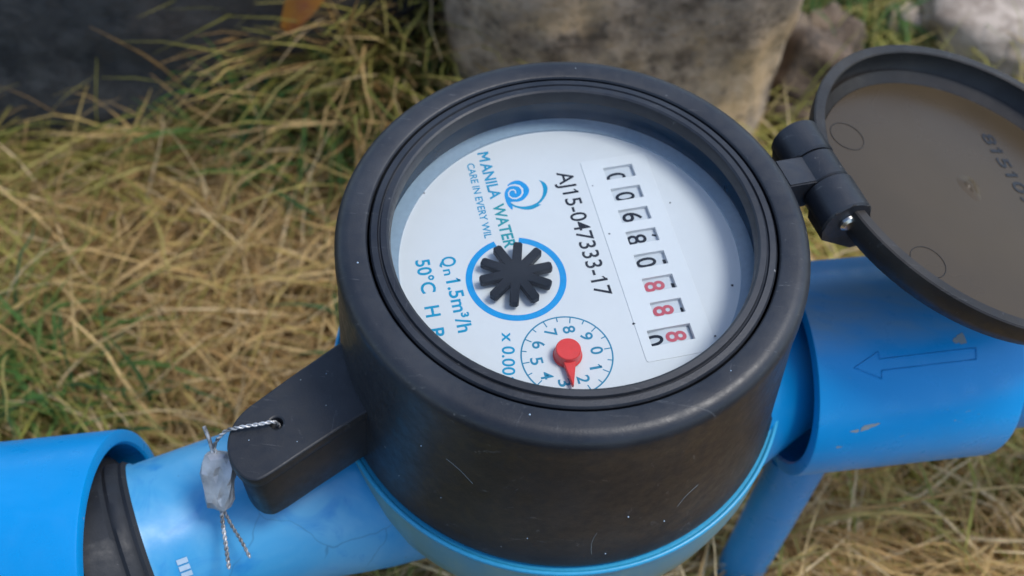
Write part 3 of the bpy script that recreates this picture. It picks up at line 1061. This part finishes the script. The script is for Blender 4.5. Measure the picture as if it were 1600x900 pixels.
rock('concrete_post', (4, 172, -92), (55, 48, 82), 3, 'concrete', 'rough weathered concrete post standing behind the meter', 'post', None, 0.10, 4.0, 0.05, 6, 0.05)
rock('boulder', (-186, 190, -95), (132, 76, 75), 11, 'dark_stone', 'dark grey stone behind the grass at the upper left', 'stone', 'stones behind the meter', 0.33, 3.2, 0.07, 5)
rock('boulder', (80, 180, -126), (22, 24, 24), 5, 'brown_stone', 'brown broken stone wedged right beside the concrete post', 'stone', 'stones behind the meter', 0.4, 2.2, 0.24, 5)
rock('boulder', (86, 152, -136), (26, 16, 16), 15, 'brown_stone', 'low brown stone in front, between the post and the lid hinge', 'stone', 'stones behind the meter', -0.3, 2.6, 0.16, 5)
rock('boulder', (162, 212, -128), (46, 26, 22), 21, 'pale_stone', 'pale sandy stone at the upper right beyond the lid', 'stone', 'stones behind the meter', 0.1, 2.6, 0.10, 5)
rock('pebble', (116, 214, -130), (9, 8, 10), 31, 'pale_stone', 'small pale pebble beside the green tuft above the lid', 'stone', 'stones behind the meter', 0.1, 2.4, 0.12, 4)

# fallen leaf
pts = []
n = 9
bm = bmesh.new()
rowv = []
base = Vector((-108.5, 158, -114)); tipv = Vector((-88, 168.5, -86))
ax = (tipv - base); L = ax.length; ax.normalize()
sd_ = ax.cross(Vector((0, -0.5, 1))).normalized(); up = sd_.cross(ax)
for i in range(n + 1):
    t_ = i / n
    w_ = 6.2 * math.sin(math.pi * min(1, t_ * 0.92 + 0.04)) ** 0.8 + 0.3
    rowv.append([bm.verts.new(base + ax * L * t_ + sd_ * w_ * s + up * (abs(s) * 1.8 + 2.2 * math.sin(t_ * 3))) for s in (-1, -0.5, 0, 0.5, 1)])
for A, B in zip(rowv, rowv[1:]):
    for k in range(4):
        bm.faces.new((A[k], A[k + 1], B[k + 1], B[k]))
bmesh.ops.solidify(bm, geom=bm.faces[:], thickness=0.25)
me = bpy.data.meshes.new('leaf'); bm.to_mesh(me); bm.free()
lf = tag(link('withered_leaf', me, 'leaf_orange', None, 60), 'orange withered leaf drooping on its stalk at the top edge', 'leaf')
link('stalk', tube([[(p, 0.7) for p in spline([tuple(tipv), (-80, 180, -78), (-80, 205, -100), (-88, 222, GZ - 5)], 6)]], 6), 'leaf_orange', lf, 60)

# ------------------------------------------------------------------ grass


def fbm(x, y, seed, base=0.012):
    r2 = np.random.default_rng(seed)
    v = np.zeros_like(x)
    for o in range(4):
        for _ in range(3):
            th = r2.uniform(0, 6.28); ph = r2.uniform(0, 6.28); f = base * 1.9 ** o
            v += np.sin((x * np.cos(th) + y * np.sin(th)) * f * 2 + ph) * 0.55 ** o
    return v / 3.2


def blades(name, xy, length, width, heading, pitch0, curl, tint, lift, label, cat, K=7):
    n = len(xy)
    t_ = np.linspace(0, 1, K + 1)
    px = np.empty((n, K + 1, 3)); px[:, 0, 0] = xy[:, 0]; px[:, 0, 1] = xy[:, 1]
    px[:, 0, 2] = ground_h(xy[:, 0], xy[:, 1]) + lift
    hd = heading.copy()
    pit = pitch0.copy()
    st = length / K
    wob = rng.normal(0, 0.16, (n, K))
    sides = np.empty((n, K + 1, 3))
    for k in range(K):
        d = np.stack([np.cos(hd) * np.cos(pit), np.sin(hd) * np.cos(pit), np.sin(pit)], 1)
        px[:, k + 1] = px[:, k] + d * st[:, None]
        g = ground_h(px[:, k + 1, 0], px[:, k + 1, 1]) + 0.8 + lift * 0.55
        low = px[:, k + 1, 2] < g
        px[low, k + 1, 2] = g[low]
        pit = np.where(low, np.abs(pit) * 0.3, pit - curl / K * (1 + 0.5 * wob[:, k]))
        hd = hd + wob[:, k]
        sides[:, k] = np.stack([-np.sin(hd), np.cos(hd), rng.normal(0, 0.45, n)], 1)
    sides[:, K] = sides[:, K - 1]
    sides /= np.linalg.norm(sides, axis=2)[:, :, None]
    prof = np.where(t_ < 0.6, 1.0, 1.0 - (t_ - 0.6) / 0.4 * 0.85)
    off = sides * (width[:, None] * prof[None] / 2)[:, :, None]
    V_ = np.stack([px - off, px + off], 2).reshape(-1, 3) * MM
    base = (np.arange(n) * (K + 1) * 2)[:, None]
    k2 = (np.arange(K) * 2)[None]
    F = np.stack([base + k2, base + k2 + 1, base + k2 + 3, base + k2 + 2], 2).reshape(-1)
    me = bpy.data.meshes.new(name)
    me.vertices.add(len(V_)); me.vertices.foreach_set('co', V_.ravel().astype(np.float32))
    nf = n * K
    me.loops.add(nf * 4); me.loops.foreach_set('vertex_index', F.astype(np.int32))
    me.polygons.add(nf); me.polygons.foreach_set('loop_start', np.arange(nf, dtype=np.int32) * 4)
    me.update(calc_edges=True)
    ca = me.color_attributes.new('tint', 'FLOAT_COLOR', 'POINT')
    cc = np.ones((n, (K + 1) * 2, 4)); cc[:, :, :3] = tint[:, None, :]
    ca.data.foreach_set('color', cc.ravel().astype(np.float32))
    me.materials.append(MATS['grass'])
    me.shade_smooth()
    o = bpy.data.objects.new(name, me)
    C.objects.link(o)
    return tag(o, label, cat, None, 'stuff')


def keep(x, y):
    k = np.ones(len(x), bool)
    u, v = x / 1.112, (y + 132.2) / 1.112 - 132.2
    k &= ~(((u - 4) / 58) ** 2 + ((v - 172) / 52) ** 2 < 1)
    k &= np.hypot(x - 62.5, y + 1) > 11
    k &= ~((u < -92) & (v > 116 + (u + 205) * 0.45))
    k &= ~((u > 126) & (v > 180) & (u < 215))
    return k


PAL_DRY = np.array([(0.70, 0.50, 0.23), (0.60, 0.41, 0.17), (0.78, 0.60, 0.34), (0.48, 0.30, 0.12), (0.58, 0.43, 0.15), (0.40, 0.25, 0.10)])
PAL_OLV = np.array([(0.42, 0.38, 0.095), (0.32, 0.31, 0.07), (0.50, 0.43, 0.14), (0.24, 0.26, 0.06)])
PAL_GRN = np.array([(0.065, 0.17, 0.035), (0.09, 0.21, 0.05), (0.05, 0.14, 0.045), (0.13, 0.23, 0.05)])


def tints(pal, n):
    return pal[rng.integers(0, len(pal), n)] * rng.uniform(0.75, 1.2, (n, 1))


def field(n):
    x = rng.uniform(-360, 300, n); y = rng.uniform(-120, 380, n)
    k = keep(x, y)
    return x[k], y[k]


# dry straw mat
x, y = field(78000)
n = len(x)
flow_dir = 0.45 + 1.1 * fbm(x, y, 5) + rng.normal(0, 0.75, n) + np.where(rng.random(n) < 0.5, math.pi, 0)
olive = fbm(x, y, 9, 0.010) + (-x / 330.0) * 0.6 + (y - 60) / 420.0 > rng.normal(0.34, 0.42, n) - np.where(y > 125, 0.2, 0)
tn = np.where(olive[:, None], tints(PAL_OLV, n), tints(PAL_DRY, n))
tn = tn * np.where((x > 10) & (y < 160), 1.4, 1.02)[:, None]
mound = 10 * np.maximum(0, fbm(x, y, 21, 0.014))
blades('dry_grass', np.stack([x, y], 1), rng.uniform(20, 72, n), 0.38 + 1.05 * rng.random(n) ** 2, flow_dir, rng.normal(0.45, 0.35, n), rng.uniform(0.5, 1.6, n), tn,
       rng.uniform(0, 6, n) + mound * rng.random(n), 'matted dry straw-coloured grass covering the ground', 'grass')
# standing olive stems
x, y = field(6000)
n = len(x)
pk = (fbm(x, y, 33, 0.013) + (-x / 300.0) * 0.5 + (y - 100) / 300 > 0.15)
x, y = x[pk], y[pk]; n = len(x)
blades('olive_grass', np.stack([x, y], 1), rng.uniform(35, 80, n), rng.uniform(0.5, 1.4, n), rng.uniform(0, 6.28, n), rng.normal(0.85, 0.3, n), rng.uniform(0.8, 2.2, n), tints(PAL_OLV, n),
       rng.uniform(0, 5, n), 'yellow-green grass standing between the straw', 'grass')
# green patches
x, y = field(24000)
n = len(x)
pk = fbm(x, y, 41, 0.017) + 0.25 * (y - 60) / 200 + np.where(x < -150, 0.15, 0) - np.where((x > 40) & (y < 120), 0.5, 0) > 0.85
for cx_, cy_, rx_, ry_, fr_ in ((100, 250, 32, 26, 1.0), (-98, 162, 36, 24, 0.8), (-106, 136, 30, 18, 0.7), (-172, 28, 42, 22, 0.9), (-84, 214, 26, 26, 0.5), (-60, 70, 26, 14, 0.4), (99, 62, 12, 8, 0.5)):
    pk = pk | ((np.hypot((x - cx_) / rx_, (y - cy_) / ry_) < 1) & (rng.random(n) < fr_))
x, y = x[pk], y[pk]; n = len(x)
blades('green_grass', np.stack([x, y], 1), rng.uniform(22, 54, n), rng.uniform(0.7, 2.0, n), rng.uniform(0, 6.28, n), rng.normal(0.9, 0.35, n), rng.uniform(0.6, 1.8, n), tints(PAL_GRN, n),
       rng.uniform(5, 17, n), 'short green grass growing through the straw', 'grass')
# tall clump against the post
n = 900
x = rng.normal(-74, 18, n); y = rng.normal(210, 24, n)
k = keep(x, y); x, y = x[k], y[k]; n = len(x)
tn = np.where(rng.random(n)[:, None] < 0.4, tints(PAL_DRY, n), tints(PAL_OLV, n))
blades('tall_grass', np.stack([x, y], 1), rng.uniform(60, 115, n), rng.uniform(0.8, 1.9, n), rng.normal(4.6, 1.0, n), rng.normal(1.25, 0.18, n), rng.uniform(0.6, 1.9, n), tn,
       rng.uniform(0, 4, n), 'tall bent grass clump leaning beside the concrete post', 'grass')
